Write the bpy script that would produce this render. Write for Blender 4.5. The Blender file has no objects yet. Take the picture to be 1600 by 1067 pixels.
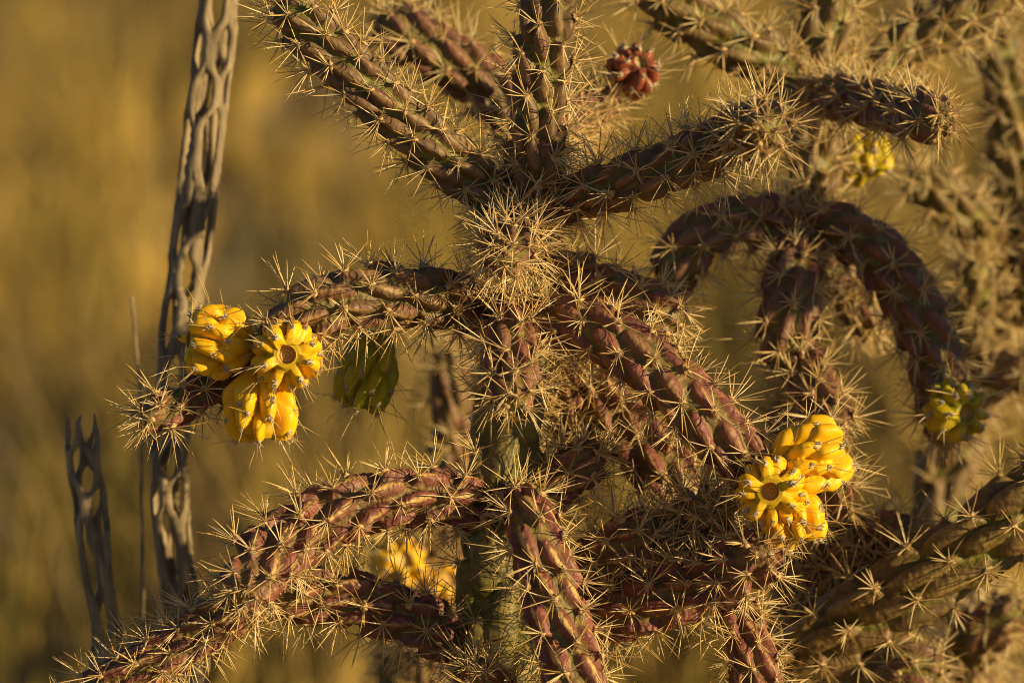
import bpy, math, random
import numpy as np
from mathutils import Vector, Matrix

R_ = math.radians
rng = np.random.default_rng(11)
random.seed(11)

# ------------------------------------------------------------------ camera
DIST, PITCH, WID, ZC = 2.2, 6.0, 0.5, 0.75        # focus distance, downward tilt, width of view at focus, aim height
scene = bpy.context.scene
col = scene.collection
fwd = Vector((0, math.cos(R_(PITCH)), -math.sin(R_(PITCH))))
upv = Vector((0, math.sin(R_(PITCH)), math.cos(R_(PITCH))))
rgt = Vector((1, 0, 0))
CAM = Vector((0, 0, ZC)) - fwd * DIST
cd = bpy.data.cameras.new('camera')
cam = bpy.data.objects.new('camera', cd); col.objects.link(cam)
cam.location = CAM
cam.rotation_euler = (R_(90 - PITCH), 0, 0)
cd.sensor_width = 36.0
cd.lens = 36.0 * DIST / WID
cd.clip_start = 0.05; cd.clip_end = 3000
cd.dof.use_dof = True
cd.dof.focus_distance = DIST - 0.012
cd.dof.aperture_fstop = 6.8
cd.dof.aperture_blades = 0
scene.camera = cam

# ------------------------------------------------------------------ light
SUN_AZ, SUN_EL = 62.0, 12.5     # degrees to the right of straight-behind-the-camera; elevation
sdir = Vector((math.sin(R_(SUN_AZ)) * math.cos(R_(SUN_EL)), -math.cos(R_(SUN_AZ)) * math.cos(R_(SUN_EL)), math.sin(R_(SUN_EL))))
world = bpy.data.worlds.new('World'); scene.world = world
world.use_nodes = True
wn = world.node_tree.nodes; wl = world.node_tree.links
bg = wn.get('Background') or wn.new('ShaderNodeBackground')
sky = wn.new('ShaderNodeTexSky'); sky.sky_type = 'NISHITA'; sky.sun_disc = False
sky.sun_elevation = R_(SUN_EL)
sky.sun_rotation = math.atan2(sdir.x, sdir.y)
sky.dust_density = 0.3; sky.ozone_density = 3.0
wl.new(sky.outputs[0], bg.inputs[0]); bg.inputs[1].default_value = 0.05
sl = bpy.data.lights.new('sun', 'SUN'); sl.energy = 5.0; sl.angle = R_(0.55); sl.color = (1.0, 0.75, 0.35)
sun = bpy.data.objects.new('sun', sl); col.objects.link(sun)
sun.rotation_euler = sdir.to_track_quat('Z', 'Y').to_euler()
sun.location = (3, -3, 3)
scene.view_settings.view_transform = 'Standard'
scene.view_settings.look = 'None'
scene.view_settings.exposure = 0.45
scene.view_settings.gamma = 1.0
scene.cycles.use_denoising = True
scene.cycles.max_bounces = 6
scene.cycles.filter_width = 1.0

# ------------------------------------------------------------------ helpers
def P(px, py, d=0.0):
    """a point of the place from its sighting in the photograph and its depth behind the focus plane (cm)"""
    k = (DIST + d * 0.01)
    s = WID / 1600.0 * k / DIST
    return CAM + fwd * k + rgt * ((px - 800) * s) + upv * ((533.5 - py) * s)
PX = WID / 1600.0

def tag(o, label=None, cat=None, group=None, kind=None):
    if label: o['label'] = label
    if cat: o['category'] = cat
    if group: o['group'] = group
    if kind: o['kind'] = kind
    return o
def empty(name, loc):
    o = bpy.data.objects.new(name, None); o.empty_display_size = 0.05
    o.location = loc; col.objects.link(o); return o
def link(name, me, parent=None, loc=None):
    o = bpy.data.objects.new(name, me); col.objects.link(o)
    if parent is not None: o.parent = parent
    if loc is not None: o.location = loc
    return o
def mesh_np(name, co, faces4=None, faces3=None, mats=(), smooth=True, attrs=None, midx=None):
    """mesh from numpy arrays, quads first then triangles"""
    me = bpy.data.meshes.new(name)
    f4 = np.zeros((0, 4), np.int32) if faces4 is None else np.asarray(faces4, np.int32)
    f3 = np.zeros((0, 3), np.int32) if faces3 is None else np.asarray(faces3, np.int32)
    n4, n3 = len(f4), len(f3)
    me.vertices.add(len(co)); me.vertices.foreach_set('co', np.asarray(co, np.float32).ravel())
    me.loops.add(n4 * 4 + n3 * 3)
    me.loops.foreach_set('vertex_index', np.concatenate([f4.ravel(), f3.ravel()]).astype(np.int32))
    me.polygons.add(n4 + n3)
    st = np.concatenate([np.arange(n4) * 4, n4 * 4 + np.arange(n3) * 3]).astype(np.int32)
    me.polygons.foreach_set('loop_start', st)
    me.polygons.foreach_set('use_smooth', np.full(n4 + n3, smooth))
    if midx is not None: me.polygons.foreach_set('material_index', np.asarray(midx, np.int32))
    for m in mats: me.materials.append(m)
    for nm, arr in (attrs or {}).items():
        a = me.attributes.new(nm, 'FLOAT_COLOR', 'POINT')
        a.data.foreach_set('color', np.asarray(arr, np.float32).ravel())
    me.update(calc_edges=True)
    return me
def sstep(a, b, x):
    t = np.clip((x - a) / (b - a), 0, 1); return t * t * (3 - 2 * t)

# ------------------------------------------------------------------ materials
def new_mat(name):
    m = bpy.data.materials.new(name); m.use_nodes = True
    nt = m.node_tree; b = nt.nodes['Principled BSDF']
    return m, nt, b
def N(nt, t, **kw):
    n = nt.nodes.new(t)
    for k, v in kw.items(): setattr(n, k, v)
    return n
def mixc(nt, fac, a, b):
    n = N(nt, 'ShaderNodeMix', data_type='RGBA')
    for sock, v in ((n.inputs[0], fac), (n.inputs[6], a), (n.inputs[7], b)):
        if isinstance(v, (int, float)): sock.default_value = v
        elif isinstance(v, tuple): sock.default_value = (*v, 1)
        else: nt.links.new(v, sock)
    return n.outputs[2]
def mth(nt, op, a, b=None, c=None, clamp=False):
    n = N(nt, 'ShaderNodeMath', operation=op); n.use_clamp = clamp
    for i, v in enumerate((a, b, c)):
        if v is None: continue
        if isinstance(v, (int, float)): n.inputs[i].default_value = v
        else: nt.links.new(v, n.inputs[i])
    return n.outputs[0]
def noise(nt, scale, detail=4, rough=0.6, vec=None):
    n = N(nt, 'ShaderNodeTexNoise'); n.inputs['Scale'].default_value = scale
    n.inputs['Detail'].default_value = detail; n.inputs['Roughness'].default_value = rough
    if vec is not None: nt.links.new(vec, n.inputs['Vector'])
    return n.outputs[0]
def ramp(nt, v, lo, hi):
    n = N(nt, 'ShaderNodeMapRange'); n.interpolation_type = 'SMOOTHSTEP'
    n.inputs[1].default_value = lo; n.inputs[2].default_value = hi
    nt.links.new(v, n.inputs[0]); return n.outputs[0]
def attr(nt, name):
    a = N(nt, 'ShaderNodeAttribute'); a.attribute_name = name
    s = N(nt, 'ShaderNodeSeparateColor'); nt.links.new(a.outputs['Color'], s.inputs[0])
    return s.outputs[0], s.outputs[1], s.outputs[2], a.outputs['Alpha'], a.outputs['Color']

def mat_skin():
    m, nt, b = new_mat('cactus_skin')
    tub, tone, u, ridge, _ = attr(nt, 'tub')
    green, red, scar, dry, _ = attr(nt, 'style')
    geo = N(nt, 'ShaderNodeTexCoord').outputs['Object']
    n1 = noise(nt, 60, 3, 0.6, geo); n2 = noise(nt, 260, 4, 0.65, geo); n3 = noise(nt, 900, 3, 0.6, geo)
    brown = mixc(nt, ramp(nt, n1, 0.3, 0.7), (0.135, 0.076, 0.053), (0.225, 0.132, 0.082))
    maroon = mixc(nt, ramp(nt, n2, 0.3, 0.75), (0.160, 0.042, 0.043), (0.295, 0.100, 0.075))
    c = mixc(nt, mth(nt, 'MULTIPLY_ADD', tone, 0.5, mth(nt, 'SUBTRACT', red, 0.25), clamp=True), brown, maroon)
    olive = mixc(nt, ramp(nt, n2, 0.3, 0.7), (0.080, 0.082, 0.014), (0.205, 0.195, 0.040))
    gfac = mth(nt, 'MULTIPLY_ADD', ramp(nt, tub, 0.40, 0.02), 0.80, mth(nt, 'MULTIPLY', green, 0.9), clamp=True)
    gfac = mth(nt, 'MULTIPLY', gfac, mth(nt, 'MULTIPLY_ADD', ramp(nt, n1, 0.25, 0.6), 0.45, 0.55), clamp=True)
    gfac = mth(nt, 'MULTIPLY', gfac, mth(nt, 'SUBTRACT', 1.0, mth(nt, 'MULTIPLY', dry, 0.6)), clamp=True)
    c = mixc(nt, gfac, c, olive)
    # corky yellow scars along the crest of the tubercles
    sfac = mth(nt, 'MULTIPLY', ramp(nt, mth(nt, 'ADD', mth(nt, 'MULTIPLY', ridge, 0.55), mth(nt, 'MULTIPLY', n2, 0.75)), 0.60, 0.76), scar)
    sfac = mth(nt, 'MULTIPLY', sfac, ramp(nt, n1, 0.34, 0.50), clamp=True)
    c = mixc(nt, sfac, c, mixc(nt, n3, (0.42, 0.24, 0.05), (0.62, 0.45, 0.17)))
    c = mixc(nt, mth(nt, 'MULTIPLY', ramp(nt, n3, 0.55, 0.8), 0.3), c, (0.30, 0.20, 0.13))
    nt.links.new(c, b.inputs['Base Color'])
    b.inputs['Roughness'].default_value = 0.48
    b.inputs['Specular IOR Level'].default_value = 0.32
    w = N(nt, 'ShaderNodeTexWave'); w.inputs['Scale'].default_value = 70; w.inputs['Distortion'].default_value = 9
    w.inputs['Detail'].default_value = 2.5; w.inputs['Detail Scale'].default_value = 2.2
    nt.links.new(geo, w.inputs['Vector'])
    hgt = mth(nt, 'ADD', mth(nt, 'MULTIPLY', n2, 0.6), mth(nt, 'MULTIPLY', w.outputs['Fac'], mth(nt, 'MULTIPLY_ADD', dry, 0.45, 0.10)))
    bp = N(nt, 'ShaderNodeBump'); bp.inputs['Strength'].default_value = 0.65; bp.inputs['Distance'].default_value = 0.0012
    nt.links.new(hgt, bp.inputs['Height']); nt.links.new(bp.outputs[0], b.inputs['Normal'])
    return m
def mat_spine():
    m, nt, b = new_mat('straw_spine')
    rnd, along, _, _, _ = attr(nt, 'sp')
    c = mixc(nt, rnd, (0.50, 0.31, 0.075), (0.92, 0.76, 0.46))
    c = mixc(nt, mth(nt, 'MULTIPLY', ramp(nt, along, 0.55, 1.0), 0.55), c, (0.52, 0.29, 0.04))
    c = mixc(nt, mth(nt, 'MULTIPLY', ramp(nt, along, 0.30, 0.0), 0.5), c, (0.40, 0.24, 0.10))
    nt.links.new(c, b.inputs['Base Color'])
    b.inputs['Roughness'].default_value = 0.34
    b.inputs['Specular IOR Level'].default_value = 0.6
    return m
def mat_wool():
    m, nt, b = new_mat('areole_wool')
    n = noise(nt, 900, 3)
    nt.links.new(mixc(nt, n, (0.36, 0.235, 0.10), (0.68, 0.50, 0.27)), b.inputs['Base Color'])
    b.inputs['Roughness'].default_value = 0.9
    return m
def mat_greywool():
    m, nt, b = new_mat('fruit_areole_wool')
    n = noise(nt, 1400, 3)
    nt.links.new(mixc(nt, ramp(nt, n, 0.35, 0.65), (0.26, 0.19, 0.12), (0.74, 0.63, 0.46)), b.inputs['Base Color'])
    b.inputs['Roughness'].default_value = 0.85
    return m
def mat_fruit(name, c0, c1, gap, cup0, cup1):
    m, nt, b = new_mat(name)
    tub, tone, crater, flush, _ = attr(nt, 'tub')
    geo = N(nt, 'ShaderNodeTexCoord').outputs['Object']
    n1 = noise(nt, 70, 3, 0.6, geo); n2 = noise(nt, 420, 4, 0.6, geo)
    c = mixc(nt, mth(nt, 'MULTIPLY_ADD', tone, 0.5, mth(nt, 'MULTIPLY', ramp(nt, n1, 0.35, 0.7), 0.5)), c0, c1)
    c = mixc(nt, mth(nt, 'MULTIPLY', ramp(nt, tub, 0.35, 0.02), 0.75), c, gap)
    c = mixc(nt, ramp(nt, crater, 0.2, 0.8), c, mixc(nt, n2, cup0, cup1))
    nt.links.new(c, b.inputs['Base Color'])
    b.inputs['Roughness'].default_value = 0.42
    b.inputs['Specular IOR Level'].default_value = 0.35
    b.inputs['Subsurface Weight'].default_value = 0.12
    b.inputs['Subsurface Radius'].default_value = (0.004, 0.002, 0.0004)
    bp = N(nt, 'ShaderNodeBump'); bp.inputs['Strength'].default_value = 0.35; bp.inputs['Distance'].default_value = 0.0008
    nt.links.new(n2, bp.inputs['Height']); nt.links.new(bp.outputs[0], b.inputs['Normal'])
    return m
def mat_wood():
    m, nt, b = new_mat('weathered_cactus_wood')
    geo = N(nt, 'ShaderNodeTexCoord').outputs['Object']
    mp = N(nt, 'ShaderNodeMapping'); mp.inputs['Scale'].default_value = (1, 1, 0.12); nt.links.new(geo, mp.inputs[0])
    n1 = noise(nt, 220, 5, 0.65, mp.outputs[0]); n2 = noise(nt, 25, 3, 0.6, geo)
    c = mixc(nt, ramp(nt, n1, 0.3, 0.7), (0.15, 0.112, 0.072), (0.41, 0.315, 0.20))
    c = mixc(nt, mth(nt, 'MULTIPLY', ramp(nt, n2, 0.45, 0.75), 0.5), c, (0.19, 0.15, 0.11))
    nt.links.new(c, b.inputs['Base Color']); b.inputs['Roughness'].default_value = 0.85
    bp = N(nt, 'ShaderNodeBump'); bp.inputs['Strength'].default_value = 0.7; bp.inputs['Distance'].default_value = 0.0015
    nt.links.new(n1, bp.inputs['Height']); nt.links.new(bp.outputs[0], b.inputs['Normal'])
    return m
def mat_grass():
    m, nt, b = new_mat('dry_grass_blades')
    a = N(nt, 'ShaderNodeAttribute'); a.attribute_name = 'gc'
    nt.links.new(a.outputs['Color'], b.inputs['Base Color'])
    b.inputs['Roughness'].default_value = 0.6
    b.inputs['Specular IOR Level'].default_value = 0.2
    return m
def mat_ground():
    m, nt, b = new_mat('dry_soil')
    geo = N(nt, 'ShaderNodeTexCoord').outputs['Object']
    n1 = noise(nt, 0.5, 5, 0.6, geo); n2 = noise(nt, 12, 6, 0.7, geo)
    c = mixc(nt, ramp(nt, n1, 0.35, 0.65), (0.30, 0.20, 0.085), (0.40, 0.285, 0.12))
    c = mixc(nt, mth(nt, 'MULTIPLY', ramp(nt, n2, 0.4, 0.7), 0.5), c, (0.20, 0.13, 0.065))
    nt.links.new(c, b.inputs['Base Color']); b.inputs['Roughness'].default_value = 0.95
    bp = N(nt, 'ShaderNodeBump'); bp.inputs['Strength'].default_value = 0.6; bp.inputs['Distance'].default_value = 0.03
    nt.links.new(n2, bp.inputs['Height']); nt.links.new(bp.outputs[0], b.inputs['Normal'])
    return m
M_SKIN, M_SPINE, M_WOOL, M_GWOOL = mat_skin(), mat_spine(), mat_wool(), mat_greywool()
M_YEL = mat_fruit('ripe_yellow_fruit', (0.82, 0.44, 0.006), (0.90, 0.55, 0.015), (0.42, 0.30, 0.012), (0.46, 0.25, 0.06), (0.72, 0.48, 0.16))
M_OLV = mat_fruit('unripe_olive_fruit', (0.32, 0.33, 0.015), (0.48, 0.44, 0.02), (0.14, 0.15, 0.01), (0.25, 0.2, 0.05), (0.4, 0.3, 0.08))
M_YGR = mat_fruit('ripening_yellow_green_fruit', (0.44, 0.34, 0.008), (0.58, 0.43, 0.012), (0.2, 0.17, 0.01), (0.3, 0.2, 0.05), (0.5, 0.35, 0.1))
M_RED = mat_fruit('red_fruit', (0.22, 0.055, 0.030), (0.34, 0.10, 0.045), (0.07, 0.02, 0.016), (0.3, 0.2, 0.1), (0.5, 0.38, 0.2))
M_WOOD, M_GRASS, M_GROUND = mat_wood(), mat_grass(), mat_ground()

# ------------------------------------------------------------------ the setting: ground and dry grass
def terrain(x, y):
    return 0.03 * np.sin(x * 0.9 + 1) * np.sin(y * 0.7) * sstep(1.0, 4.0, np.hypot(x, y)) + 0.0018 * np.clip(y - 8, 0, 400) ** 1.5 * 0.25
def build_ground():
    gx = np.concatenate([-np.geomspace(900, 3, 26), np.linspace(-2.5, 2.5, 21), np.geomspace(3, 900, 26)])
    gy = np.concatenate([-np.geomspace(900, 3, 22), np.linspace(-2.5, 12, 40), np.geomspace(12.5, 1200, 40)])
    X, Y = np.meshgrid(gx, gy)
    Z = terrain(X, np.minimum(Y, 400))
    co = np.stack([X, Y, Z], -1).reshape(-1, 3)
    nx, ny = len(gx), len(gy)
    i = (np.arange(ny - 1)[:, None] * nx + np.arange(nx - 1)[None]).ravel()
    f = np.stack([i, i + 1, i + nx + 1, i + nx], -1)
    o = link('ground', mesh_np('ground', co, f, mats=[M_GROUND]))
    tag(o, 'bare tan soil under the dry grass', 'ground', kind='structure')
build_ground()

def build_grass():
    g = np.random.default_rng(5)
    tx, ty, kind = [], [], []
    n = 5200
    u = g.random(n)
    y = 2.4 + 34 * u ** 1.5
    half = 2.2 + 0.30 * (y + 2.2)
    x = (g.random(n) * 2 - 1) * half
    # patchiness
    den = 0.5 + 0.5 * np.sin(x * 1.9 + 0.7 * y) * np.sin(0.8 * y - 0.5 * x + 1.0)
    keep = g.random(n) < 0.35 + 0.65 * den
    x, y, den = x[keep], y[keep], den[keep]
    x2 = (g.random(500) * 2 - 1) * 2.6; y2 = g.random(500) * 3.4 - 0.8      # round the cactus, lower and thinner
    x = np.concatenate([x, x2]); y = np.concatenate([y, y2]); den = np.concatenate([den, np.full(500, 0.5)])
    near = y < 2.6
    nt_ = len(x)
    H = np.where(near, 0.12 + 0.12 * g.random(nt_), 0.14 + 0.42 * g.random(nt_) ** 1.6) * (0.8 + 0.4 * den)
    pal = np.array([[0.335, 0.23, 0.058], [0.41, 0.285, 0.076], [0.285, 0.195, 0.05], [0.15, 0.12, 0.028], [0.16, 0.11, 0.05], [0.09, 0.068, 0.026]])
    pk = g.choice(len(pal), nt_, p=[.3, .28, .2, .09, .09, .04])
    patch = np.sin(x * 0.8 + 3) * np.sin(y * 0.55 + x * 0.3)
    patch2 = np.sin(x * 2.6 + 1.3 * y) * np.sin(1.7 * y - x * 1.1 + 2)
    pk = np.where(((patch > 0.45) | (patch2 > 0.6)) & (g.random(nt_) < 0.75), g.choice([3, 4, 5], nt_), pk)
    tb = np.exp(g.normal(0, 0.45, nt_)) * 1.08; nb = np.where(near, 14, np.where(y < 9, 34, 24))
    ti = np.repeat(np.arange(nt_), nb); B = len(ti)
    ang = g.random(B) * 2 * math.pi
    rad = np.sqrt(g.random(B)) * 0.07
    bx = x[ti] + np.cos(ang) * rad; by = y[ti] + np.sin(ang) * rad
    h = H[ti] * (0.55 + 0.6 * g.random(B))
    lean = 0.12 + 0.5 * g.random(B) ** 1.5
    la = ang + g.normal(0, 0.6, B)
    w = (0.0016 + 0.0022 * g.random(B)) * (1 + 0.06 * np.clip(y[ti], 0, 20))
    fa = g.random(B) * math.pi
    wx, wy = np.cos(fa) * w, np.sin(fa) * w
    bz = terrain(bx, by) - 0.01
    def pt(t):
        return np.stack([bx + np.cos(la) * lean * h * t ** 1.8, by + np.sin(la) * lean * h * t ** 1.8, bz + h * t * (1 - 0.12 * lean * t)], -1)
    p0, p1, p2 = pt(0.0), pt(0.55), pt(1.0)
    W = np.stack([wx, wy, np.zeros(B)], -1)
    co = np.stack([p0 - W, p0 + W, p1 + W * .8, p1 - W * .8, p2], 1).reshape(-1, 3)
    k = np.arange(B) * 5
    f4 = np.stack([k, k + 1, k + 2, k + 3], -1); f3 = np.stack([k + 3, k + 2, k + 4], -1)
    c = pal[pk[ti]] * ((0.75 + 0.5 * g.random(B)) * np.clip(tb, .4, 1.6)[ti])[:, None]
    c = np.concatenate([np.clip(c, 0, .9), np.ones((B, 1))], -1)
    c = np.repeat(c, 5, axis=0)
    o = link('dry_grass', mesh_np('dry_grass', co, f4, f3, [M_GRASS], attrs={'gc': c}))
    tag(o, 'tall golden dry grass covering the ground behind the cacti', 'grass', kind='stuff')
build_grass()

# ------------------------------------------------------------------ spine clusters
def spine_arrays(dirs, lens, r, g, segs=3, sides=3, base=(0, 0, 0), offs=None):
    V, F4, F3, A = [], [], [], []
    n0 = 0
    for k, (d, L) in enumerate(zip(dirs, lens)):
        d = Vector(d).normalized()
        a = d.orthogonal().normalized(); b = d.cross(a)
        bend = (a * g.normal(0, 0.05) + b * g.normal(0, 0.05)) * L
        rad = [r * 0.75, r * 1.05, r * 0.85, 0.0][:segs + 1]
        rad[-1] = r * 0.12
        tt = [0.0, 0.42, 0.80, 1.0]
        rn = g.random()
        ph = g.random() * 6.28
        o = Vector(base if offs is None else offs[k])
        for t, rr in zip(tt, rad):
            c = o + d * (L * t) + bend * (t * t)
            for s in range(sides):
                q = ph + 2 * math.pi * s / sides
                V.append(c + a * (math.cos(q) * rr) + b * (math.sin(q) * rr)); A.append((rn, t, 0, 1))
        for t in range(3):
            for s in range(sides):
                i = n0 + t * sides + s; j = n0 + t * sides + (s + 1) % sides
                F4.append((i, j, j + sides, i + sides))
        n0 = len(V)
    return V, F4, A
def lump(g, rx, ry, rz, nu=7, nv=4, jit=0.25):
    V, F4, F3 = [(0, 0, rz * (1 + g.normal(0, .1)))], [], []
    for i in range(1, nv + 1):
        ph = math.pi * 0.62 * i / nv
        for j in range(nu):
            th = 2 * math.pi * j / nu + 0.3 * i
            k = 1 + g.normal(0, jit)
            V.append((math.sin(ph) * math.cos(th) * rx * k, math.sin(ph) * math.sin(th) * ry * k, math.cos(ph) * rz * k))
    for j in range(nu): F3.append((0, 1 + j, 1 + (j + 1) % nu))
    for i in range(nv - 1):
        for j in range(nu):
            a = 1 + i * nu + j; b = 1 + i * nu + (j + 1) % nu
            F4.append((a, a + nu, b + nu, b))
    return V, F4, F3
def cluster_mesh(seed, nspine, lmax, young=False):
    """one areole: a pad of tan wool and its star of spines; +Z out of the skin, +X towards the joint's base"""
    g = np.random.default_rng(seed)
    dirs, lens = [], []
    a0 = g.random() * 6.28
    for i in range(nspine):
        az = a0 + 2 * math.pi * (i * 0.618 + g.normal(0, 0.05))
        if i % 3 == 0: po = R_(g.uniform(12, 42)); L = g.uniform(0.72, 1.0)
        elif i % 3 == 1: po = R_(g.uniform(38, 70)); L = g.uniform(0.42, 0.92)
        else: po = R_(g.uniform(60, 88)); L = g.uniform(0.30, 0.66)
        if young: po *= 0.62
        d = (math.sin(po) * math.cos(az) + 0.10, math.sin(po) * math.sin(az), math.cos(po))
        dirs.append(d); lens.append(L * lmax)
    # glochids: fine short bristles in the wool
    ng = 9
    gd = [(g.normal(-0.3, .55), g.normal(0, .55), 0.8) for _ in range(ng)]
    gl = [g.uniform(0.0022, 0.0042) for _ in range(ng)]
    V, F4, A = spine_arrays(dirs, lens, 0.00028, g)
    V2, F42, A2 = spine_arrays(gd, gl, 0.00016, g, offs=[(g.normal(-0.0006, .0008), g.normal(0, .0008), 0.0003) for _ in range(ng)])
    V3, F43, F33 = lump(g, 0.0023, 0.0017, 0.0013, jit=.38)
    n1 = len(V); n2 = n1 + len(V2)
    f4 = F4 + [tuple(i + n1 for i in f) for f in F42] + [tuple(i + n2 for i in f) for f in F43]
    f3 = [tuple(i + n2 for i in f) for f in F33]
    mi = [0] * (len(F4)) + [1] * len(F42) + [1] * len(F43) + [1] * len(F33)
    co = np.array([tuple(v) for v in V] + [tuple(v) for v in V2] + V3)
    at = np.array(A + A2 + [(0.5, 0, 0, 1)] * len(V3))
    return mesh_np('spine_cluster', co, f4, f3, [M_SPINE, M_WOOL], smooth=True, attrs={'sp': at}, midx=mi)
CL = [cluster_mesh(100 + i, 11 + i % 4, 0.0235 - 0.0016 * (i % 4)) for i in range(12)]
CLY = [cluster_mesh(200 + i, 9, 0.022, True) for i in range(4)]
def mesh_data(me):
    n = len(me.vertices); co = np.empty(n * 3, np.float32); me.vertices.foreach_get('co', co)
    at = np.empty(n * 4, np.float32); me.attributes['sp'].data.foreach_get('color', at)
    m = len(me.polygons); ls = np.empty(m, np.int32); lt = np.empty(m, np.int32); mi = np.empty(m, np.int32)
    me.polygons.foreach_get('loop_start', ls); me.polygons.foreach_get('loop_total', lt); me.polygons.foreach_get('material_index', mi)
    vi = np.empty(len(me.loops), np.int32); me.loops.foreach_get('vertex_index', vi)
    q = lt == 4
    f4 = vi[ls[q][:, None] + np.arange(4)]; f3 = vi[ls[~q][:, None] + np.arange(3)]
    return co.reshape(-1, 3), at.reshape(-1, 4), f4, f3, mi[q], mi[~q]
CD = {me.name: mesh_data(me) for me in CL + CLY}

# ------------------------------------------------------------------ joints
def catmull(pts, n=24):
    pts = np.array(pts, float)
    sl_ = np.linalg.norm(np.diff(pts[:, :3], axis=0), axis=1); med = np.median(sl_)
    q = [pts[0]]
    for k in range(len(sl_)):                       # long spans are cut up so that the curve cannot loop
        m = max(1, int(sl_[k] / (1.6 * med)))
        for j in range(1, m + 1): q.append(pts[k] + (pts[k + 1] - pts[k]) * j / m)
    pts = np.array(q)
    p = np.vstack([2 * pts[0] - pts[1], pts, 2 * pts[-1] - pts[-2]])
    out = []
    for i in range(1, len(p) - 2):
        t = np.linspace(0, 1, n, endpoint=False)[:, None]
        a, b, c, d = p[i - 1], p[i], p[i + 1], p[i + 2]
        out.append(0.5 * ((2 * b) + (-a + c) * t + (2 * a - 5 * b + 4 * c - d) * t ** 2 + (-a + 3 * b - 3 * c + d) * t ** 3))
    out.append(pts[-1:])
    return np.vstack(out)

class Plant:
    def __init__(self, name, base, label, group=None):
        self.root = empty(name, base); self.base = Vector(base)
        tag(self.root, label, 'cactus', group)
        self.clusters = []          # (score, joint object, matrix, mesh)
    def finish(self, limit=295):
        self.clusters.sort(key=lambda c: -c[0])
        rest = self.clusters[limit:]
        for sc_, jo, M, me in self.clusters[:limit]:
            o = bpy.data.objects.new('spine_cluster', me); col.objects.link(o)
            o.parent = jo; o.matrix_local = M
        if rest:
            CO, AT, F4, F3, M4, M3 = [], [], [], [], [], []
            n0 = 0
            for sc_, jo, M, me in rest:
                co, at, f4, f3, m4, m3 = CD[me.name]
                m = np.array(M)
                CO.append(co @ m[:3, :3].T + m[:3, 3]); AT.append(at)
                F4.append(f4 + n0); F3.append(f3 + n0); M4.append(m4); M3.append(m3); n0 += len(co)
            me = mesh_np('spine_cover', np.vstack(CO), np.vstack(F4), np.vstack(F3), [M_SPINE, M_WOOL],
                         attrs={'sp': np.vstack(AT)}, midx=np.concatenate(M4 + M3))
            tag(link('spine_cover', me, self.root), kind='stuff')

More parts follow.
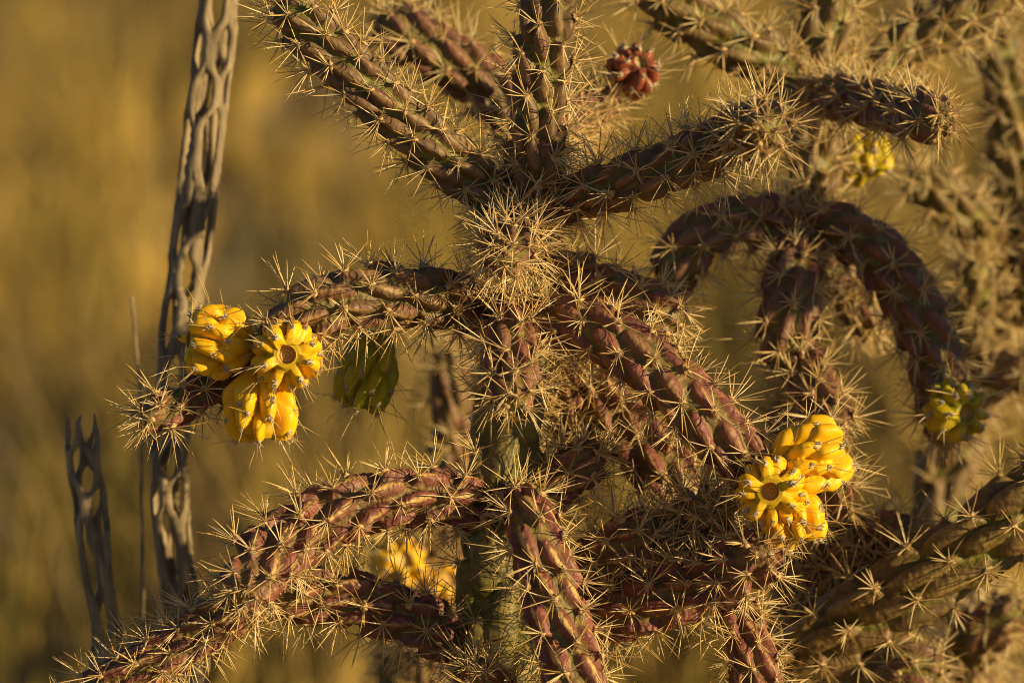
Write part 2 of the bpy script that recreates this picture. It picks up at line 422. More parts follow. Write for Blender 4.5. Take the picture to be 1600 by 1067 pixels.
def joint(plant, pts, name='joint', h=2.75, Lt=16.5, w0=4.9, Hh=6.2, style=(0, .5, .3, 0.2), fine=True, tip=True, seed=None,
          spine=1.0, neck=0.72, thin=1.0, label=None, cl=True, phase=None):
    """a cylindrical cholla joint: spiralling elongated tubercles, an areole at the upper end of each; lengths in mm"""
    g = np.random.default_rng(seed if seed is not None else rng.integers(1e9))
    W = [np.array(P(*p[:3])) if len(p) == 4 else np.array(p[0]) for p in pts]
    rad = [p[-1] * 0.955 * PX * (1 + (p[2] * 0.01 / DIST if len(p) == 4 else 0)) for p in pts]
    base = np.array(plant.base)
    arr = catmull([np.append(w - base, r) for w, r in zip(W, rad)])
    seg = np.linalg.norm(np.diff(arr[:, :3], axis=0), axis=1); s = np.concatenate([[0], np.cumsum(seg)]); L = s[-1]
    ds = 0.0011 if fine else 0.0021
    nu = 92 if fine else 52
    Rt = float(np.interp(L, s, arr[:, 3]))
    cap = Rt * 1.15 if tip else 0.0
    a = list(np.linspace(0, L - cap, max(8, int((L - cap) / ds))))
    prof_r = [1.0] * len(a)
    if tip:
        for q in np.linspace(0, math.pi / 2 * 0.97, 16 if fine else 9)[1:]:
            a.append(L - cap + cap * math.sin(q)); prof_r.append(max(math.cos(q), 0.02) ** 0.8)
    a = np.array(a); prof_r = np.array(prof_r)
    C = np.stack([np.interp(a, s, arr[:, k]) for k in range(3)], -1)
    Rr = np.interp(a, s, arr[:, 3]) * prof_r
    Rn = np.interp(a, s, arr[:, 3])
    Rr = Rr * (neck + (1 - neck) * sstep(0, 1.6 * float(Rn[0]), a))
    # frames by parallel transport
    T = np.gradient(C, axis=0); T /= np.linalg.norm(T, axis=1)[:, None] + 1e-12
    n0 = np.array(Vector(T[0]).orthogonal().normalized()); NN = [n0]
    for k in range(1, len(T)):
        v = NN[-1] - T[k] * np.dot(NN[-1], T[k]); NN.append(v / np.linalg.norm(v))
    NN = np.array(NN); BB = np.cross(T, NN)
    # arc length along the profile
    l = np.concatenate([[0], np.cumsum(np.hypot(np.diff(a), np.diff(Rr)))])
    th = np.linspace(0, 2 * math.pi, nu, endpoint=False)
    hh, lt, ww, H0 = h * 1e-3, Lt * 1e-3, w0 * 1e-3, Hh * 1e-3
    Rref = float(np.median(Rn)); sc0 = Rref / 0.0135
    lt *= sc0 ** 0.5; ww *= sc0; H0 *= sc0
    hgt = np.zeros((len(a), nu)); tone = np.zeros_like(hgt); uu = np.zeros_like(hgt); ridge = np.zeros_like(hgt)
    lam = g.random() * hh; tt = g.random() * 6.28 if phase is None else phase
    hand = 1 if g.random() < 0.5 else -1
    areoles = []
    while lam < l[-1]:
        rloc = float(np.interp(lam, l, Rr)); rn = float(np.interp(lam, l, Rn)); sg = rloc / rn
        if tip and sg < 0.17: break
        sg = max(sg, 0.3)
        t0 = tt + g.normal(0, 0.05); lj = lam + g.normal(0, hh * 0.25)
        areoles.append((lj, t0, sg))
        tl = lt * (0.35 + 0.65 * sg) * g.uniform(.9, 1.1); tw = ww * sg * g.uniform(.9, 1.12); tH = H0 * (0.4 + 0.6 * sg) * g.uniform(.85, 1.15)
        rows = np.where((l > lj - 1.08 * tl) & (l < lj + 0.26 * tl))[0]
        if len(rows):
            u = ((lj - l[rows]) / tl)[:, None]
            dth = (th[None, :] - t0 + 0.30 * hand * u + math.pi) % (2 * math.pi) - math.pi
            t = dth * np.maximum(Rr[rows], 0.001)[:, None]
            gu = np.where(u < 0, sstep(-0.22, 0.0, u), (1 - 0.22 * np.clip(u, 0, 1)) * np.clip(1 - np.clip((u - 0.55) / 0.47, 0, 1) ** 3, 0, 1) ** 0.6)
            w = tw * (0.50 + 0.50 * sstep(-0.05, 0.45, u)) * (1 - 0.25 * sstep(0.6, 1.0, u))
            cx = np.clip(1 - (t / w) ** 2, 0, 1) ** 0.62
            b = tH * gu * cx
            m = b > hgt[rows]
            hv = hgt[rows]; hv[m] = b[m]; hgt[rows] = hv
            tv = tone[rows]; tv[m] = g.random(); tone[rows] = tv
            rv = ridge[rows]; rv[m] = (gu * np.clip(1 - np.abs(t) / (w * 0.55), 0, 1))[m]; ridge[rows] = rv
        lam += hh * max(sg, 0.5) * sc0; tt += hand * 2.399963
    rad2 = np.maximum(Rr[:, None] - 0.62 * H0 * (Rr / Rn)[:, None] + hgt * (0.25 + 0.75 * (Rr / Rn))[:, None], 0.0004)
    dry = style[3]
    A_, TH = np.meshgrid(l * 1000, th, indexing='ij')
    rad2 = rad2 + (0.00018 + 0.00036 * dry) * (np.sin(A_ * 0.9 + 3 * np.sin(TH * 2 + A_ * .11)) * np.sin(TH * 5 + 1.3 * np.sin(A_ * .23)) + 0.5 * np.sin(A_ * 2.3 + TH * 3 + 2 * np.sin(A_ * .31 + TH * 4)))
    co = C[:, None] + (np.cos(th)[None, :, None] * NN[:, None] + np.sin(th)[None, :, None] * BB[:, None]) * rad2[..., None]
    bumpN = np.clip(hgt / H0, 0, 1)
    na = len(a)
    i = (np.arange(na - 1)[:, None] * nu + np.arange(nu)[None])
    j = (np.arange(na - 1)[:, None] * nu + (np.arange(nu)[None] + 1) % nu)
    f4 = np.stack([i, j, j + nu, i + nu], -1).reshape(-1, 4)
    V = co.reshape(-1, 3)
    V = np.vstack([V, C[:1], C[-1:] + T[-1:] * 0.0005])
    b0, b1 = na * nu, na * nu + 1
    k = np.arange(nu); k2 = (k + 1) % nu
    f3 = np.concatenate([np.stack([k2, k, np.full(nu, b0)], -1), np.stack([(na - 1) * nu + k, (na - 1) * nu + k2, np.full(nu, b1)], -1)])
    at = np.stack([bumpN, tone, uu, ridge], -1).reshape(-1, 4); at = np.vstack([at, np.zeros((2, 4))])
    stl = np.tile(np.array(style, float), (len(V), 1))
    ob = link(name, mesh_np(name, V, f4, f3, [M_SKIN], attrs={'tub': at, 'style': stl}), plant.root)
    if label: ob['label'] = label
    # areoles
    for lj, t0, sg in areoles:
        if not cl or g.random() > thin: continue
        k = int(np.clip(np.searchsorted(l, lj), 1, na - 2))
        c = int(round((t0 % (2 * math.pi)) / (2 * math.pi) * nu)) % nu
        p = co[k, c]
        out = math.cos(t0) * NN[k] + math.sin(t0) * BB[k]
        slope = (Rr[k + 1] - Rr[k - 1]) / max(a[k + 1] - a[k - 1], 1e-6)
        nrm = Vector(out - T[k] * np.clip(slope, -4, 4)).normalized()
        z = (nrm + Vector(T[k]) * 0.34 * min(1, sg)).normalized()
        x = Vector(-T[k]); x = (x - z * x.dot(z))
        if x.length < 1e-4: x = z.orthogonal()
        x.normalize(); y = z.cross(x)
        scl = spine * g.uniform(0.82, 1.15) * (0.62 + 0.38 * min(1, sg * 1.3))
        rot = Matrix((x, y, z)).transposed() @ Matrix.Rotation(g.normal(0, 0.9), 3, 'Z')
        M = Matrix.Translation(Vector(p) - z * 0.0003) @ (rot * scl).to_4x4()
        me = CLY[g.integers(len(CLY))] if sg < 0.5 else CL[g.integers(len(CL))]
        wp = Vector(p) + plant.base
        v = wp - CAM; dz = v.dot(fwd); sx = v.dot(rgt) / dz * DIST / WID; sy = v.dot(upv) / dz * DIST / WID
        inside = abs(sx) < 0.52 and abs(sy) < 0.35
        score = (2 if inside else 0) + z.dot((CAM - wp).normalized()) - 3 * abs(dz - DIST)
        plant.clusters.append((score, ob, M, me))
    return ob

# ------------------------------------------------------------------ fruits
def tuft_mesh(seed, spines):
    g = np.random.default_rng(seed)
    V3, F43, F33 = lump(g, 0.0018, 0.0012, 0.0010, jit=0.3)
    gd = [(g.normal(0, .5), g.normal(0, .5), 0.9) for _ in range(10)]
    V2, F42, A2 = spine_arrays(gd, [g.uniform(.0012, .0026) for _ in gd], 0.00022, g, offs=[(g.normal(0, .0009), g.normal(0, .0006), .0004) for _ in gd])
    sd = [(g.normal(-.3, .5), g.normal(0, .6), .8) for _ in range(spines)]
    V1, F41, A1 = spine_arrays(sd, [g.uniform(.009, .017) for _ in sd], 0.00019, g) if spines else ([], [], [])
    n2 = len(V1); n3 = n2 + len(V2)
    f4 = list(F41) + [tuple(i + n2 for i in f) for f in F42] + [tuple(i + n3 for i in f) for f in F43]
    f3 = [tuple(i + n3 for i in f) for f in F33]
    mi = [0] * len(F41) + [1] * (len(F42) + len(F43) + len(F33))
    co = np.array([tuple(v) for v in V1] + [tuple(v) for v in V2] + V3)
    at = np.array(list(A1) + list(A2) + [(.5, 0, 0, 1)] * len(V3))
    return mesh_np('areole', co, f4, f3, [M_SPINE, M_GWOOL], attrs={'sp': at}, midx=mi)
TF = [tuft_mesh(300 + i, [0, 1, 2, 3, 2][i]) for i in range(5)]
def fruit(plant, cen, d, axis, Lpx, Rpx, mat, label=None, fine=True, ntub=21, seed=0, twist=0.0, cup=0.26):
    """a barrel-shaped knobbly fruit with a sunken cup at its apex; cen is the middle of the barrel"""
    g = np.random.default_rng(seed)
    Ax = (rgt * axis[0] + upv * axis[1] - fwd * axis[2]).normalized()
    cw = P(cen[0], cen[1], d) - plant.base
    L, Rm = Lpx * PX, Rpx * PX
    n = Ax.orthogonal().normalized(); b = Ax.cross(n)
    na, nu = (76, 108) if fine else (38, 48)
    u = np.linspace(0, 1, na)
    kp = np.array([[0, .42, 0], [.12, .62, .10], [.30, .90, .30], [.50, 1.0, .52], [.68, .97, .74], [.82, .84, .92], [.92, .64, 1.0], [1.0, .46, 1.0]])
    ra = np.interp(u, kp[:, 0], kp[:, 1]) * Rm; a = np.interp(u, kp[:, 0], kp[:, 2]) * L
    rim_r, rim_a = ra[-1], a[-1]
    cq = np.linspace(0, 1, 24 if fine else 10)[1:]
    cr = rim_r * (1 - cq)
    ca = rim_a - Rm * cup * sstep(0.0, 0.55, cq) + Rm * 0.022 * np.sin(cq * 24)
    a = np.concatenate([a, ca]); r = np.concatenate([ra, np.maximum(cr, 1e-5)])
    crater = np.concatenate([np.zeros(na), sstep(0.02, 0.2, cq)])
    l = np.concatenate([[0], np.cumsum(np.hypot(np.diff(a), np.diff(r)))])
    th = np.linspace(0, 2 * math.pi, nu, endpoint=False)
    hgt = np.zeros((len(a), nu)); tone = np.zeros_like(hgt)
    lrim = l[na - 1]
    lt, ww, H0 = L * 0.60, Rm * 0.345, Rm * 0.54
    ar = []
    tt = twist
    for k in range(ntub):
        f = (k + 0.5) / ntub
        lj = lrim * (0.36 + 0.58 * f ** 0.85) + g.normal(0, L * .025)
        t0 = tt + g.normal(0, .08); tt += 2.399963
        s_ = 0.80 + 0.34 * g.random() - 0.18 * f
        ar.append((min(lj, lrim * 0.995), t0))
        ph = (lj - l) / (lt * s_)
        rows = np.where((ph > -0.25) & (ph < 1.08) & (np.arange(len(a)) < na + 1))[0]
        uu = ph[rows][:, None]
        dth = (th[None] - t0 + 0.12 * uu + math.pi) % (2 * math.pi) - math.pi
        t = dth * r[rows][:, None]
        gu = np.where(uu < .25, np.clip(1 - (np.clip((.25 - uu) / .43, 0, 1)) ** 2.6, 0, 1) ** .6, 1 - sstep(.35, 1.06, uu))
        w = ww * s_ * (0.72 + .28 * sstep(-.1, .4, uu))
        bb = H0 * gu * np.clip(1 - (t / w) ** 2, 0, 1) ** 0.55
        m = bb > hgt[rows]
        hv = hgt[rows]; hv[m] = bb[m]; hgt[rows] = hv
        tv = tone[rows]; tv[m] = g.random(); tone[rows] = tv
    hb = np.clip(hgt / H0, 0, 1)
    tilt = sstep(.70, 1.0, l / lrim)[:, None]
    rr = np.maximum(r[:, None] * (0.66 + .34 * crater[:, None]) + hgt * (1 - crater[:, None]) * (1 - .35 * tilt), 1e-5)
    aa = a[:, None] + hgt * 0.55 * tilt * (1 - crater[:, None])
    co = ((aa - L * 0.5)[..., None] * np.array(Ax) + rr[..., None] * (np.cos(th)[None, :, None] * np.array(n) + np.sin(th)[None, :, None] * np.array(b)))
    N_ = len(a)
    i = (np.arange(N_ - 1)[:, None] * nu + np.arange(nu)[None]); j = (np.arange(N_ - 1)[:, None] * nu + (np.arange(nu)[None] + 1) % nu)
    f4 = np.stack([i, j, j + nu, i + nu], -1).reshape(-1, 4)
    V = np.vstack([co.reshape(-1, 3), (np.array(Ax) * (-L * .5))[None]])
    k = np.arange(nu); f3 = np.stack([(k + 1) % nu, k, np.full(nu, N_ * nu)], -1)
    at = np.stack([np.maximum(hb, crater[:, None]), tone, np.broadcast_to(crater[:, None], hb.shape), np.zeros_like(hb)], -1).reshape(-1, 4)
    at = np.vstack([at, [[0, 0, 0, 0]]])
    fo = link('fruit', mesh_np('fruit', V, f4, f3, [mat], attrs={'tub': at}), plant.root, cw)
    if label: fo['label'] = label
    for lj, t0 in ar:
        k = int(np.clip(np.searchsorted(l, lj), 1, N_ - 2)); c = int(round((t0 % (2 * math.pi)) / (2 * math.pi) * nu)) % nu
        p = Vector(co[k, c])
        out = n * math.cos(t0) + b * math.sin(t0)
        z = (out + Ax * (0.5 + 1.1 * float(sstep(.6, 1., np.array(lj / lrim))))).normalized()
        x = (-Ax - z * (-Ax).dot(z)).normalized(); y = z.cross(x)
        o = bpy.data.objects.new('areole', TF[g.integers(len(TF))]); col.objects.link(o); o.parent = fo
        o.matrix_local = Matrix.Translation(p - z * 0.0004) @ (Matrix((x, y, z)).transposed() * g.uniform(.85, 1.25)).to_4x4()
    return fo

# ------------------------------------------------------------------ the cholla standing in focus
def ground_under(px, py, d):
    v = P(px, py, d); return Vector((v.x, v.y, float(terrain(np.array(v.x), np.array(v.y)))))
BR = (0.25, 0.05, 0.14, 0.12)      # brownish joint: (green, red, scars, wrinkles)
RD = (0.05, 0.75, 0.35, 0.55)     # redder, drier
SC = (0.0, 0.7, 1.0, 0.45)        # scarred crests
GR = (1.0, 0.1, 0.12, 0.15)       # green trunk
main = Plant('cholla_cactus', ground_under(760, 1067, 3), 'purple-brown cholla cactus with clusters of yellow fruit on its lower arms, standing in sharp focus')
gb = main.base
joint(main, [(gb - Vector((0, 0, .03)), 78), (gb + Vector((.004, -.01, .2)), 70), (gb + Vector((.0, 0, .4)), 64), (775, 1090, 2.5, 66), (778, 960, 2.5, 64), (780, 840, 2.5, 62), (788, 720, 2.5, 59), (800, 600, 3, 53), (806, 500, 3, 46), (812, 410, 3.4, 42)],
      'trunk', h=4.3, Lt=27, w0=7.4, Hh=4.8, style=GR, tip=True, neck=1.0, seed=1, label='thick olive green trunk')
joint(main, [(812, 430, 4, 36), (826, 330, 3, 41), (834, 240, 2, 43), (845, 120, 1.5, 43), (855, 0, 1, 43), (858, -90, 1, 42), (858, -190, 1, 40)], style=(0.28, .1, .1, .1), seed=2, neck=.85)
joint(main, [(818, 330, 4, 34), (806, 360, 1, 40), (795, 384, -1.4, 42), (786, 398, -4, 42)], style=(0.1, .3, .1, .1), seed=3, h=2.0)
joint(main, [(820, 335, 4, 34), (765, 300, 2.5, 40), (695, 245, 1, 41), (630, 190, .5, 41), (560, 120, 0, 41), (495, 58, 0, 42), (435, 2, 0, 42)], style=BR, seed=4)
joint(main, [(830, 325, 4, 32), (900, 308, 2.5, 37), (980, 285, .5, 39), (1060, 255, -.8, 40), (1125, 225, -2., 42), (1170, 206, -3.4, 43), (1190, 199, -5.6, 43), (1193, 197, -8.2, 42)], style=(0.15, .3, .1, .1), seed=5)
joint(main, [(795, 490, 3, 36), (720, 472, 1.5, 43), (650, 462, 0, 47), (580, 462, -1, 48), (512, 476, -1.5, 46), (458, 508, -1.5, 44), (420, 552, -1, 40)], style=(0.38, .35, .3, .6), seed=6)
joint(main, [(425, 540, 1, 28), (370, 580, .5, 32), (310, 615, 0, 33), (262, 637, -1, 33), (226, 654, -2.5, 30)], style=(0, .7, .1, .2), seed=7, h=3.9)
joint(main, [(825, 488, 1, 34), (900, 506, -.5, 42), (970, 538, -1.5, 46), (1040, 592, -2, 48), (1100, 652, -2, 48), (1152, 706, -1.5, 46), (1200, 758, -1, 42)], style=(0.0, .6, .25, .3), seed=8, Hh=5.2)
joint(main, [(830, 425, 5, 32), (895, 436, 4.8, 40), (970, 462, 4.5, 42), (1025, 488, 4.5, 42), (1062, 515, 4.5, 40)], style=(0.2, .5, .3, .6), seed=9)
joint(main, [(805, 470, 2, 32), (800, 530, -2, 40), (799, 590, -3.4, 42), (803, 632, -5, 40)], style=(0.1, .7, .2, .3), seed=10)
joint(main, [(780, 795, 2.5, 36), (705, 781, .5, 42), (620, 779, -.5, 45), (540, 797, -1, 49), (470, 832, -1.5, 52), (412, 876, -3, 52), (378, 930, -5.2, 48)], style=(0.0, .7, .9, .6), seed=11)
joint(main, [(400, 935, -1.5, 32), (340, 968, -.5, 38), (280, 1004, 0, 39), (215, 1046, 0, 38), (150, 1086, 0, 36), (90, 1130, 0, 34)], style=(0.1, .6, .5, .4), seed=12)
joint(main, [(772, 1020, 3, 34), (700, 990, 2.5, 42), (630, 961, 2, 44), (550, 938, 1.5, 44), (480, 931, 1, 43), (425, 945, 0, 40)], style=(0.0, .7, .5, .4), seed=13)
joint(main, [(808, 770, 1, 30), (832, 825, -2.5, 41), (856, 905, -3, 47), (879, 990, -3.5, 49), (902, 1075, -4, 49), (918, 1150, -4, 47), (932, 1215, -4, 40)], style=(0.0, .8, 1.0, .2), seed=14, Hh=5.4)
joint(main, [(800, 1010, 4, 34), (880, 978, 3, 44), (950, 955, 2, 50), (1030, 935, 1, 50), (1105, 908, 0, 48), (1165, 880, -2, 46), (1195, 862, -4, 42)], style=(0.0, .75, .3, .6), seed=15)
joint(main, [(790, 980, 3.5, 32), (870, 918, 3, 38), (925, 880, 2, 41), (980, 845, 1.2, 41), (1025, 812, .5, 38)], style=(0.0, .6, .7, .5), seed=16)
joint(main, [(1140, 920, 3, 30), (1160, 975, 2.5, 36), (1178, 1040, 2, 38), (1192, 1110, 2, 36), (1204, 1180, 2, 32)], style=(0.0, .75, .5, .4), seed=17)
joint(main, [(815, 500, 6, 30), (880, 565, 9, 38), (930, 618, 8.5, 46), (985, 678, 8, 48), (1040, 735, 7, 46), (1075, 772, 6.5, 42)], style=(0.0, .65, .6, .5), seed=18)
joint(main, [(800, 790, 5, 28), (860, 762, 3, 34), (905, 728, 2.5, 38), (940, 695, 2.5, 34)], style=(0.0, .7, .6, .6), seed=19)
joint(main, [(990, 880, 7, 28), (1040, 842, 5, 38), (1085, 812, 2.5, 43), (1118, 792, -1.5, 44)], style=(0.25, .4, .3, .3), seed=20, h=2.1)
joint(main, [(810, 470, 6, 24), (860, 545, 7.5, 28), (886, 610, 8, 30), (884, 690, 8, 26)], style=(0.1, .7, .3, .3), seed=21, fine=False)
joint(main, [(806, 640, 4, 30), (812, 560, 9, 34), (826, 450, 15, 38), (838, 330, 18.5, 40), (815, 215, 19, 42), (765, 140, 18.5, 44), (690, 88, 18, 46), (618, 45, 18, 46), (590, 25, 18, 40)], style=(0.0, .4, .1, .2), seed=22)
joint(main, [(846, 234, 1, 22), (866, 216, 8, 24), (895, 193, 11, 28), (930, 168, 12, 29), (962, 146, 12, 23)], style=(0.0, .6, .1, .2), seed=23, thin=.7)
joint(main, [(780, 1130, 1, 30), (764, 1085, -1, 38), (748, 1040, -3, 40)], style=(0.0, .7, .3, .4), seed=24)
# fruit on the arms
fruit(main, (345, 535), -1.5, (-.85, .12, .22), 100, 50, M_YEL, 'ripe yellow fruit at the end of the drooping arm', seed=1)
fruit(main, (448, 556), -3.0, (.05, .04, 1.0), 84, 48, M_YEL, 'ripe yellow fruit with its tan cup open', seed=2, twist=.5)
fruit(main, (406, 630), -1.5, (.10, -.95, -.05), 108, 50, M_YEL, 'ripe yellow fruit hanging downward', seed=3)
fruit(main, (576, 578), 4.5, (-.30, -.94, .05), 122, 42, M_OLV, 'unripe olive green fruit hanging under the arm', seed=4)
fruit(main, (1262, 716), -2.0, (.88, .34, -.05), 112, 52, M_YEL, 'ripe yellow fruit tilted upward', seed=5)
fruit(main, (1206, 768), -3.2, (-.12, .04, 1.0), 84, 47, M_YEL, 'ripe yellow fruit with its brown cup open', seed=6, twist=1., cup=.45)
fruit(main, (1232, 802), -2.2, (.38, -.85, .10), 92, 46, M_YEL, 'ripe yellow fruit pointing down', seed=7)
fruit(main, (986, 116), 12.0, (.30, .35, .55), 72, 39, M_RED, 'small red fruit with pale areoles', seed=8)
main.finish()

# ------------------------------------------------------------------ cholla just behind it on the right
ba = ground_under(1245, 1067, 14)
back = Plant('cholla_cactus', ba, 'cholla cactus with a dark drooping arched arm ending in one yellow fruit')
joint(back, [(ba - Vector((0, 0, .03)), 66), (ba + Vector((0, .01, .25)), 58), (1240, 1100, 14, 52), (1248, 960, 15, 48), (1255, 820, 15, 46), (1250, 690, 15, 44), (1240, 560, 15.5, 42), (1244, 440, 16, 42), (1258, 340, 16, 40)],
      'trunk', h=4.2, Lt=28, w0=6.6, Hh=4.4, style=(.5, .3, .15, .15), neck=1.0, seed=31, fine=False)
FB = dict(fine=False, h=2.9, spine=1.0)
joint(back, [(1265, 350, 16, 32), (1180, 345, 15, 42), (1110, 362, 14, 44), (1065, 405, 13.5, 44), (1046, 462, 13.5, 38)], style=(.05, .5, .1, .2), seed=32, **FB)
joint(back, [(1255, 350, 16, 32), (1320, 362, 15, 42), (1378, 405, 14.5, 45), (1428, 480, 14, 45), (1458, 560, 13.5, 43), (1474, 640, 13, 42), (1470, 690, 12, 36)], style=(.05, .5, .1, .2), seed=33, **FB)
joint(back, [(1262, 350, 17, 32), (1272, 270, 18, 40), (1278, 180, 19, 42), (1290, 70, 19, 43), (1296, -40, 19, 43), (1298, -140, 19, 40)], style=(0.55, 0.15, 0.1, 0.2), seed=34, **FB)
joint(back, [(1280, 160, 19, 30), (1215, 105, 18, 42), (1140, 62, 17, 45), (1060, 10, 16.5, 45), (1000, -40, 16, 42)], style=(0.55, 0.15, 0.1, 0.2), seed=35, **FB)
joint(back, [(1284, 140, 20, 30), (1360, 110, 21, 40), (1430, 62, 22, 41), (1500, 22, 22, 40), (1580, -25, 22, 38)], style=(0.55, 0.15, 0.1, 0.2), seed=36, **FB)
joint(back, [(1270, 150, 18, 30), (1310, 152, 14, 36), (1370, 164, 11, 38), (1430, 178, 8, 39), (1480, 186, 5, 38)], style=(.05, .45, .1, .2), seed=37, **FB)
joint(back, [(1240, 540, 14, 30), (1262, 590, 11, 38), (1284, 640, 9, 40), (1305, 680, 7, 36)], style=(.1, .5, .3, .3), seed=38, **FB)
joint(back, [(1246, 380, 14, 34), (1236, 450, 12.5, 44), (1230, 520, 12, 45), (1226, 585, 12, 40)], style=(.05, .5, .1, .2), seed=39, **FB)
joint(back, [(1250, 420, 18, 28), (1310, 440, 20, 34), (1345, 490, 20, 34), (1360, 530, 20, 28)], style=(.25, .4, .3, .3), seed=40, **FB)
joint(back, [(1200, 1060, 11, 38), (1280, 1000, 10, 50), (1360, 955, 9, 56), (1440, 908, 8, 58), (1520, 856, 7.5, 58), (1600, 792, 7, 56), (1680, 730, 7, 50)], style=(.7, .6, .3, .1), seed=41, Hh=7.0, h=3.6, Lt=27, w0=6.4)
joint(back, [(1250, 900, 14, 30), (1310, 865, 12.5, 36), (1370, 838, 11.5, 38), (1430, 832, 10, 36)], style=(.15, .5, .2, .3), seed=42, **FB)
joint(back, [(1252, 860, 14, 28), (1285, 800, 11, 36), (1310, 745, 8, 36)], style=(.1, .7, .2, .3), seed=43, **FB)
joint(back, [(1240, 1010, 13, 30), (1300, 940, 12.5, 40), (1345, 890, 12, 40), (1400, 870, 11, 34)], style=(.1, .6, .2, .3), seed=44, **FB)
joint(back, [(1255, 1080, 12, 32), (1330, 1040, 13, 42), (1400, 1030, 14, 42), (1470, 1060, 14, 38)], style=(.3, .6, .3, .3), seed=45, **FB)
joint(back, [(1710, 748, 9, 22), (1665, 735, 8.5, 25), (1632, 724, 8, 24), (1608, 716, 7, 20)], style=(.1, .5, .2, .2), seed=58, fine=False, spine=.7, h=3.6)
fruit(back, (1490, 640), 10, (.45, -.15, .9), 80, 46, M_YGR, 'ripe yellow fruit at the end of the arched arm', fine=False, seed=11)
fruit(back, (1345, 240), 22, (.35, -.75, .3), 84, 44, M_YGR, 'blurred yellow green fruit below the upper arm', fine=False, seed=12)
back.finish()

# ------------------------------------------------------------------ farther cholla at the right edge
fa_ = ground_under(1560, 1067, 40)
far = Plant('cholla_cactus', fa_, 'pale blurred cholla with upright stems behind the arched arm')
joint(far, [(fa_ - Vector((0, 0, .03)), 62), (fa_ + Vector((.0, 0, .3)), 56), (1545, 1090, 40, 50), (1490, 900, 40, 48), (1470, 790, 40, 46), (1490, 690, 40, 44), (1530, 560, 40, 42), (1555, 430, 40, 40)], 'trunk', style=(.5, .2, .1, .1), h=4, Lt=26, w0=6.4, neck=1, seed=51, fine=False)
joint(far, [(1550, 460, 40, 28), (1575, 360, 38, 36), (1580, 230, 37, 37), (1566, 110, 36, 36), (1556, 40, 36, 32)], style=(0.55, 0.15, 0.1, 0.2), seed=52, **FB)
joint(far, [(1560, 430, 38, 28), (1530, 355, 34, 36), (1475, 312, 32, 38), (1420, 268, 31, 36)], style=(0.55, 0.15, 0.1, 0.2), seed=53, **FB)
joint(far, [(1540, 520, 40, 28), (1590, 470, 37, 36), (1640, 400, 35, 38), (1680, 300, 35, 36)], style=(0.55, 0.15, 0.1, 0.2), seed=54, **FB)
joint(far, [(1520, 620, 40, 28), (1508, 540, 36, 34), (1520, 460, 34, 36), (1530, 400, 33, 32)], style=(0.55, 0.15, 0.1, 0.2), seed=55, **FB)
joint(far, [(1510, 640, 40, 28), (1560, 590, 35, 36), (1620, 578, 34, 36), (1680, 560, 34, 32)], style=(.1, .35, .1, .2), seed=56, **FB)
joint(far, [(1540, 1080, 38, 30), (1500, 1040, 30, 38), (1540, 985, 26, 40), (1600, 940, 25, 38)], style=(.2, .5, .4, .2), seed=57, **FB)
far.finish()

# ------------------------------------------------------------------ unseen cholla added beyond the right edge to cast shade into view
sb = ground_under(2080, 1067, 0)
side = Plant('cholla_cactus', sb, 'unseen cholla cactus added beyond the right edge to shade the arched arm')
joint(side, [(sb - Vector((0, 0, .03)), 66), (sb + Vector((0, 0, .3)), 56), (2080, 1000, 0, 50), (2074, 800, 0, 48), (2066, 600, 1, 46), (2062, 400, 1, 44), (2070, 180, 1, 42)], 'trunk', style=(.5, .3, .1, .1), h=4.2, Lt=28, w0=6.6, neck=1, seed=71, fine=False)
joint(side, [(2075, 190, 1, 32), (2010, 140, 0, 42), (1940, 155, 0, 45), (1890, 210, -.5, 45), (1872, 290, -.5, 40)], style=RD, seed=72, **FB)  # this arm and the next are shaped to shade the arched arm
joint(side, [(2068, 190, 1, 32), (2130, 150, 1, 42), (2200, 185, 1, 45), (2255, 265, 0, 45), (2290, 340, 0, 42), (2310, 420, 0, 38)], style=RD, seed=73, **FB)
joint(side, [(2066, 300, 1, 30), (2200, 260, -6, 40), (2330, 165, -17, 44), (2410, 70, -21, 46), (2430, -25, -22, 46), (2380, -62, -21, 46), (2310, -52, -19.5, 46), (2245, -34, -18.5, 40)], style=BR, seed=74, fine=False, spine=.6)  # added arm, curled to shade the main plant's upper right arm
joint(side, [(2070, 620, 1, 32), (2150, 560, 2, 42), (2220, 480, 2, 44)], style=RD, seed=76, **FB)
side.finish(0)

# ------------------------------------------------------------------ low cholla between the trunk and the dead canes
lo = ground_under(640, 1067, 43)
low = Plant('cholla_cactus', lo, 'small blurred cholla with two yellow fruits seen beneath the lower left arm')
joint(low, [(lo - Vector((0, 0, .03)), 44), (lo + Vector((0, 0, .25)), 40), (625, 1090, 43, 34), (622, 1000, 42, 30), (640, 930, 40, 28)], 'trunk', style=(.2, .3, .1, .2), neck=1, seed=61, **FB)
joint(low, [(lo + Vector((0, 0, .38)), 26), (665, 1000, 39, 28), (700, 860, 38, 30), (706, 720, 37, 32), (704, 600, 36, 30), (706, 540, 36, 26)], style=(.2, .3, .2, .2), seed=62, thin=.6, **FB)
joint(low, [(628, 1010, 42, 22), (614, 960, 39, 26), (616, 910, 37, 24)], style=(.2, .3, .2, .2), seed=63, **FB)
fruit(low, (620, 878), 35, (.35, .15, .9), 88, 46, M_YEL, 'blurred ripe yellow fruit in full sun', fine=False, seed=21)
fruit(low, (690, 912), 38, (.3, .2, .6), 80, 42, M_YEL, 'blurred yellow fruit in the shade of the trunk', fine=False, seed=22)
low.finish(240)

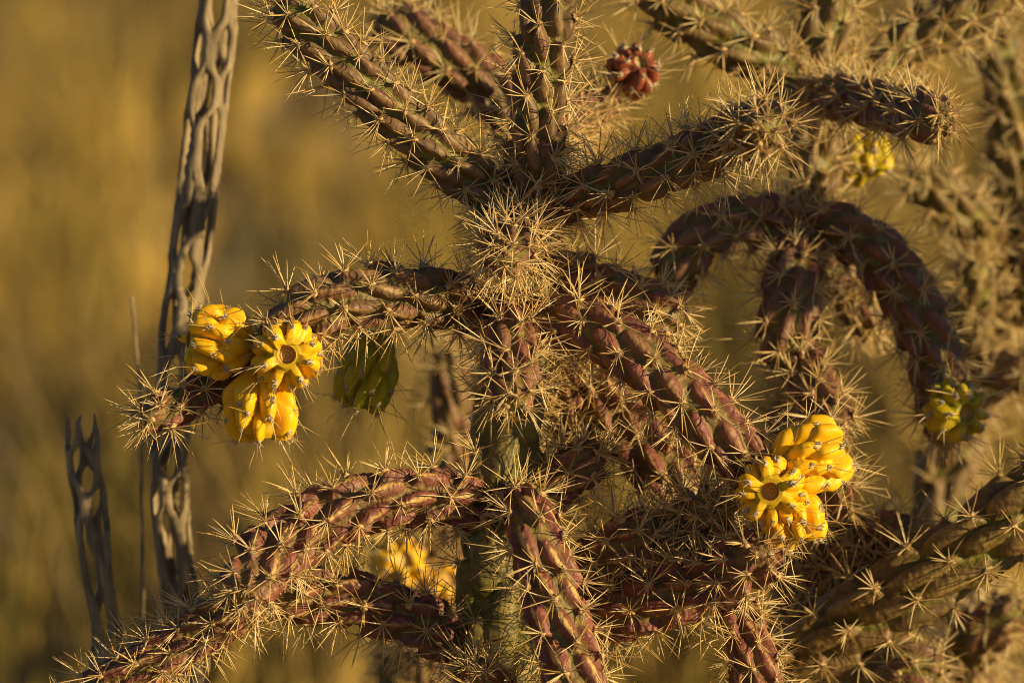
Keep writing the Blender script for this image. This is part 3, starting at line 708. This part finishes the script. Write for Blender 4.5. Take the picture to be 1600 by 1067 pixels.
# ------------------------------------------------------------------ dead cholla canes: hollow wooden lattices
def cane(px_path, d, strands, label, seed, broken=False, wfac=1.45):
    g = np.random.default_rng(seed)
    bot = ground_under(*px_path[0][:2], d)
    root = empty('cholla_skeleton', bot)
    tag(root, label, 'dead cactus')
    pts = [np.append(np.array(bot - Vector((0, 0, .02))), px_path[0][2] * PX * 1.15)] + [np.append(np.array(P(x, y, d)), r * PX * (1 + d * .01 / DIST)) for x, y, r in px_path]
    arr = catmull(pts, 30)
    seg = np.linalg.norm(np.diff(arr[:, :3], axis=0), axis=1); s = np.concatenate([[0], np.cumsum(seg)]); L = s[-1]
    ns = int(L / 0.0028)
    ss = np.linspace(0, L, ns)
    C = np.stack([np.interp(ss, s, arr[:, k]) for k in range(3)], -1); Rr = np.interp(ss, s, arr[:, 3])
    T = np.gradient(C, axis=0); T /= np.linalg.norm(T, axis=1)[:, None]
    X = np.cross(T, [0, 1, 0]); X /= np.linalg.norm(X, axis=1)[:, None]; Y = np.cross(T, X)
    period = 0.054
    jit = np.cumsum(g.normal(0, .02, ns)); warp = 1.1 * np.sin(ss * 23 + seed) + 0.7 * np.sin(ss * 61 + 2) + jit
    for k in range(strands):
        sgn = 1 if k % 2 == 0 else -1
        amp = 0.47 * 2 * math.pi / strands
        ph = 2 * math.pi * ss / period + warp
        wave = np.tanh(1.7 * np.sin(ph + 0.45 * g.normal() + 0.5 * np.sin(ss * (30 + 12 * g.random()) + 6 * g.random()))) / 0.93
        th = 2 * math.pi * k / strands + sgn * amp * wave * (0.9 + .15 * np.sin(ss * 37 + k)) + 0.35 * np.sin(ss * 4 + seed) + 0.25 * ss / period * 0.4
        e = ns
        if broken: e = ns - int(g.uniform(0.005, 0.014) / 0.0028) if k not in (1, 4) else ns - (2 if k == 1 else 5)
        sl_ = slice(0, e)
        wr = Rr * wfac / strands * (1.12 + .22 * np.sin(ss * (60 + 30 * g.random()) + 3 * k)) * (1.0 + 0.35 * np.abs(wave)); wt = Rr * 0.17
        rc = Rr - wt
        cen = C + X * (np.cos(th) * rc)[:, None] + Y * (np.sin(th) * rc)[:, None]
        er = X * np.cos(th)[:, None] + Y * np.sin(th)[:, None]; et = -X * np.sin(th)[:, None] + Y * np.cos(th)[:, None]
        nu = 9; q = np.linspace(0, 2 * math.pi, nu, endpoint=False)
        tp = np.ones(ns); tp[e - 6:e] = np.linspace(1, .25, 6) if broken else tp[e - 6:e]
        rough = 1 + 0.08 * g.normal(size=(ns, nu))
        co = cen[:, None] + (et[:, None] * (np.cos(q)[None, :, None] * (wr * tp)[:, None, None]) + er[:, None] * (np.sin(q)[None, :, None] * (wt * tp)[:, None, None])) * rough[..., None]
        co = co[sl_]; n_ = len(co)
        i = (np.arange(n_ - 1)[:, None] * nu + np.arange(nu)[None]); j = (np.arange(n_ - 1)[:, None] * nu + (np.arange(nu)[None] + 1) % nu)
        f4 = np.stack([i, j, j + nu, i + nu], -1).reshape(-1, 4)
        V = np.vstack([co.reshape(-1, 3), co[:1].mean(1), co[-1:].mean(1)])
        kk = np.arange(nu)
        f3 = np.concatenate([np.stack([(kk + 1) % nu, kk, np.full(nu, n_ * nu)], -1), np.stack([(n_ - 1) * nu + kk, (n_ - 1) * nu + (kk + 1) % nu, np.full(nu, n_ * nu + 1)], -1)])
        link('wood_strand', mesh_np('wood_strand', V - np.array(bot), f4, f3, [M_WOOD]), root)
    return root
cane([(300, 1067, 30), (275, 880, 31), (265, 760, 31), (270, 620, 32), (285, 480, 33), (305, 330, 34), (322, 180, 34), (336, 60, 34), (345, -60, 34), (350, -200, 33)], 17.5, 8,
     'tall bleached wooden lattice of a dead cholla cane rising behind the fruit', 3)
cane([(166, 1067, 27), (163, 980, 27), (149, 860, 28), (134, 740, 29), (122, 632, 28)], 13.5, 6, 'short broken stub of a dead cholla cane with jagged top', 8, broken=True, wfac=1.12)

# a thin dry stalk beside the tall cane
def stalk(path, d, r, label):
    bot = ground_under(*path[0], d); root_pts = [np.array(bot) - np.array([0, 0, .02])] + [np.array(P(x, y, d)) for x, y in path]
    arr = catmull(root_pts, 16); n = len(arr); nu = 6; q = np.linspace(0, 2 * math.pi, nu, endpoint=False)
    rr = r * np.linspace(0.9, .9, n) * (1 + .25 * np.sin(np.arange(n) * 1.7))
    co = arr[:, None] + np.stack([np.cos(q), np.sin(q), 0 * q], -1)[None] * rr[:, None, None] - np.array(bot)
    i = (np.arange(n - 1)[:, None] * nu + np.arange(nu)[None]); j = (np.arange(n - 1)[:, None] * nu + (np.arange(nu)[None] + 1) % nu)
    f4 = np.stack([i, j, j + nu, i + nu], -1).reshape(-1, 4)
    V = np.vstack([co.reshape(-1, 3), co[-1:].mean(1)]); kk = np.arange(nu)
    f3 = np.stack([(n - 1) * nu + kk, (n - 1) * nu + (kk + 1) % nu, np.full(nu, n * nu)], -1)
    tag(link('dry_stalk', mesh_np('dry_stalk', V, f4, f3, [M_WOOD]), None, bot), label, 'stalk')
stalk([(225, 1067), (222, 800), (219, 640), (214, 560), (206, 465)], 22, 0.0010, 'thin dark dry stalk beside the tall dead cane')
